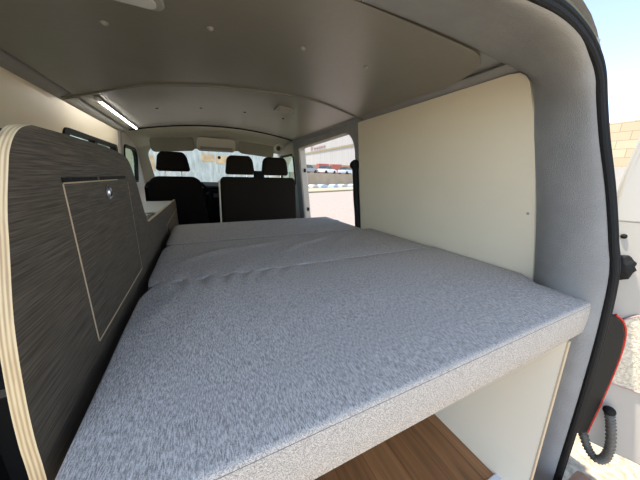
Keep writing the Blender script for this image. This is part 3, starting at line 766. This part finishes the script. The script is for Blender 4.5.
# corrugated conduit
cp = cat([(1.195, .228, -.86), (1.20, .212, -.892), (1.20, .188, -.940), (1.20, .162, -.962), (1.20, .145, -.935), (1.20, .144, -.88), (1.20, .156, -.815), (1.20, .170, -.765)], 14)
rad = [.0125 + .0016*(1 if k % 3 == 0 else -1) for k in range(len(cp))]
t = thing('cable_conduit', 'U-shaped grey corrugated cable conduit hanging below the tail lamp', 'cable conduit', (1.19, .18, -.98))
bm = BM(); tube(bm, cp, rad, 14); obj('sleeve', bm, M['hose'], t, smooth=True, angle=80)
bm = BM(); bmesh.ops.create_icosphere(bm, subdivisions=3, radius=.016, matrix=Matrix.Translation((1.20, .172, -.757))); obj('grommet', bm, M['rubber'], t, smooth=True)
# rear bumper
bm = BM()
prism(bm, rrect(-.72, 1.19, -.03, .20, .09, 6, rs=(.02, .02, .12, .12)), lambda u, v, d: (u, v-.01, -1.03 - d), 0, .16)
tag(obj('rear_bumper', bm, M['tan'], bevel=.02), 'brown rear bumper step below the rear opening', 'bumper')

# ================================================================== OUTSIDE
GZ = -1.5
bm = BM(); grid(bm, lambda u, v: (-120+260*u, -80+260*v, GZ), 2, 2)
struct('ground', bm, M['sand'], 'sandy gravel ground around the van', 'ground', origin=(0, 0, GZ))
D = Vector((1, .4757, 0)).normalized(); Nn = Vector((-D.y, D.x, 0))
def strip(name, p, w, z, m, label, cate, l0=-60, l1=70, h=0.03):
    bm = BM(); P = Vector(p)
    vs = []
    for s, q in ((l0, 0), (l1, 0), (l1, w), (l0, w)): vs.append((P + D*s + Nn*q))
    prism(bm, [(v.x, v.y) for v in vs], lambda u, v, d: (u, v, z+d), -h, 0)
    return struct(name, bm, m, label, cate)
strip('road', (4.4, 5.2, 0), 13.3, GZ+.01, M['asphalt'], 'pale asphalt street beyond the sliding door', 'road')
strip('pavement', (9.05, 21.2, 0), .9, GZ+.14, M['ochre'], 'yellowish kerb of the far side of the street', 'kerb', h=.14)
strip('pavement_far', (8.6, 22.0, 0), 12, GZ+.10, M['pave'], 'pale pavement behind the kerb', 'pavement', h=.1)
strip('retaining_wall', (14.0, 35.0, 0), .4, .55, M['tanwall'], 'low tan retaining wall across the street', 'wall', l0=-2.5, l1=40, h=2.0)
strip('terrace_ground', (13.8, 35.4, 0), 60, .50, M['pave'], 'raised yard behind the tan wall', 'ground', l0=-2.5, l1=60, h=.3)
# facade along the street beyond the sliding door
fb = thing('warehouse', 'long pale warehouse facade with faded red lettering seen through the sliding door', 'building', (52, 100, .5))
bm = BM(); box(bm, 48, 60, 70, 150, .5, 14.2); obj('wall', bm, M['facade'], fb)
bm = BM(); box(bm, 47.8, 48, 70, 150, 10.2, 10.9); obj('band', bm, M['ochre'], fb)
bm = BM(); box(bm, 47.7, 48, 70, 150, .5, 5.0); obj('lower_wall', bm, M['facade'], fb)
for k, (y, w, h) in enumerate([(109, 1.7, 1.8), (105.6, 1.5, 1.1), (103.2, 1.5, 1.1), (100.8, 1.5, 1.1), (98.5, 1.2, 1.1), (96.3, 1.5, 1.1)]):
    bm = BM(); ring(bm, rrect(y-w/2, y+w/2, 11.4, 11.4+h, .2, 3), rrect(y-w/2+.28, y+w/2-.28, 11.68, 11.12+h, .1, 3), lambda u, v, d: (47.9-d, u, v), 0, .1); obj('letter', bm, M['pink'], fb)
for k in range(9):
    bm = BM(); box(bm, 47.6, 47.9, 74+k*6.5, 78+k*6.5, 1.2, 4.2); obj('bay_door', bm, M['render'], fb)
# awnings and vans standing on the yard
def parked(x, y, ang, colm, label, L=4.3, W=1.75, H=1.45, z=.5, grp='cars parked on the raised yard'):
    t = thing('parked_car', label, 'car', (x, y, z), grp)
    ca, sa = math.cos(ang), math.sin(ang)
    def F(u, v, d): return (x + u*ca - d*sa, y + u*sa + d*ca, z + v)
    body = [(-L/2, .3), (-L/2+.05, .75), (-L/2+.25, .85), (-L/2+.75, .95), (L/2-1.2, .95), (L/2-.2, .8), (L/2, .6), (L/2, .3)]
    bm = BM(); prism(bm, body, F, -W/2, W/2); obj('body', bm, colm, t, bevel=.06)
    roofp = [(-L/2+.45, .93), (-L/2+.95, H), (L/2-1.9, H), (L/2-1.15, .93)]
    bm = BM(); prism(bm, roofp, F, -W/2+.12, W/2-.12); obj('cabin', bm, M['carglass'], t, bevel=.05)
    for u in (-L/2+.8, L/2-.85):
        for d in (-W/2+.05, W/2-.05):
            bm = BM(); prism(bm, [(u+.32*math.cos(a), .32+.32*math.sin(a)) for a in [k*math.pi/8 for k in range(16)]], F, d-.1, d+.1); obj('wheel', bm, M['tyre'], t)
    return t
Da = math.atan2(D.y, D.x)
parked(27.5, 44.5, Da, M['carsilver'], 'silver blue car on the raised yard, its tail cut off by the door edge', L=4.6)
parked(22.3, 43.5, Da, plain('white_car_paint', (.7, .7, .7), .3), 'white car on the raised yard behind the tan wall')
parked(17.6, 42.0, Da, plain('grey_car_paint', (.25, .26, .28), .3), 'dark grey car on the raised yard near the jamb')
for x, y, m, lab in ((30, 54, 'redp', 'red'), (26.5, 54, 'redp', 'red'), (34, 56, 'contorange', 'orange'), (22.5, 52, 'tanwall', 'brown')):
    bm = BM(); box(bm, x-1.3, x+1.3, y-.8, y+.8, .5, 2.9 if m != 'tanwall' else 2.5)
    k = {'30': 'red storage container on the yard beside the orange one', '26.5': 'red storage container on the yard beside the brown one', '34': 'orange storage container on the raised yard', '22.5': 'brown storage container on the raised yard'}[str(x)]
    tag(obj('storage_container', bm, M[m], bevel=.05), k, 'container', 'containers on the raised yard')
# wrapped goods lying on the pavement
for i, (s, m, L) in enumerate(((-.2, 'bluewrap', 1.2), (1.6, 'render', 1.2), (3.4, 'bluewrap', 1.5), (6.0, 'bluewrap', 1.2), (8.2, 'render', 1.6), (11, 'bluewrap', 1.4))):
    P = Vector((11.6, 28.5, 0)) + D*s
    bm = BM(); prism(bm, [(-L/2, 0), (-L/2+.1, .32), (-.1, .42), (L/2-.2, .34), (L/2, 0)], lambda u, v, d: tuple(P + D*u + Nn*d + Vector((0, 0, GZ+.10+v))), -.5, .5)
    tag(obj('wrapped_bundle', bm, M[m], bevel=.05), ['first', 'second', 'third', 'fourth', 'fifth', 'sixth'][i] + ' low %s bundle from the jamb on the far pavement' % ('blue wrapped' if m == 'bluewrap' else 'white wrapped'), 'bundle', 'wrapped bundles on the far pavement')
# building ahead of the windscreen
fa = thing('roadside_building', 'blue-grey building with faded orange paint seen through the windscreen', 'building', (4, 34, GZ))
bm = BM(); box(bm, -22, 11.5, 34, 44, GZ, 3.1); obj('wall', bm, M['facade2'], fa)
for a, b, c, d in ((-5.4, -4.2, .3, 1.9), (.6, 2.0, 1.5, 2.3), (2.2, 3.6, 1.3, 2.2), (9.4, 10.6, 1.9, 2.4)):
    bm = BM(); box(bm, a, b, 33.9, 34, c, d); obj('painted_patch', bm, M['orange'], fa)
bm = BM(); box(bm, -22, 9.3, 28.0, 28.1, GZ, .15)
tag(obj('sheet_fence', bm, M['facade2']), 'grey corrugated fence in front of the building ahead', 'fence')
# block wall on the right behind the tail lamp
bm = BM(); box(bm, 14, 14.3, -20, 9.5, .55, 2.15); struct('yard_wall', bm, M['block'], 'tan concrete block wall under blue sky', 'wall', origin=(14, 0, 0))
bm = BM(); box(bm, 13.9, 14.35, -20, 9.5, GZ, .55); struct('yard_wall_plinth', bm, M['render'], 'white rendered base of the block wall', 'wall base')

# ================================================================== LIGHT
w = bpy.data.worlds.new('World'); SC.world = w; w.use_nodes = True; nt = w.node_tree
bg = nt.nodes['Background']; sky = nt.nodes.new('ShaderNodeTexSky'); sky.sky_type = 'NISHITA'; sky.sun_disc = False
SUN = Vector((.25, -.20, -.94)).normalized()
sky.sun_elevation = math.radians(55); sky.sun_rotation = math.radians(205); sky.air_density = 1.0; sky.dust_density = .2; sky.ozone_density = 2.0; sky.altitude = 100  # sky glow turned behind the van, apart from the sun lamp, to brighten the interior
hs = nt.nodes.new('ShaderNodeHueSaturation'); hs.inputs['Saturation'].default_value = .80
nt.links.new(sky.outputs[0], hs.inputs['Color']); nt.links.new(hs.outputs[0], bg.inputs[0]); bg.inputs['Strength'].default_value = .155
l = bpy.data.lights.new('Sun', 'SUN'); l.energy = 3.7; l.angle = math.radians(.6); l.color = (1, .91, .76)
lo = bpy.data.objects.new('Sun', l); COL.objects.link(lo); lo.rotation_euler = SUN.to_track_quat('-Z', 'Y').to_euler(); lo.location = (0, 0, 20)

# ================================================================== CAMERA
cd = bpy.data.cameras.new('Camera'); co = bpy.data.objects.new('Camera', cd); COL.objects.link(co)
cd.sensor_width = 36; cd.lens = 247/640*36; cd.clip_start = .01; cd.clip_end = 500
Rt = Matrix(((0.90134406, 0.08942202, -0.42377187), (-0.43260886, 0.23264955, -0.87104751), (0.0206995, 0.96844096, 0.24838204)))
co.matrix_world = Matrix.Translation((0, 0, Z0)) @ Rt.to_4x4()
SC.camera = co
SC.view_settings.view_transform = 'Standard'; SC.view_settings.look = 'None'; SC.view_settings.gamma = 1
SC.view_settings.use_curve_mapping = False
SC.view_settings.exposure = 1.35
SC.cycles.max_bounces = 10; SC.cycles.diffuse_bounces = 6; SC.cycles.transparent_max_bounces = 12
SC.cycles.use_denoising = True
SC.cycles.sample_clamp_indirect = 6
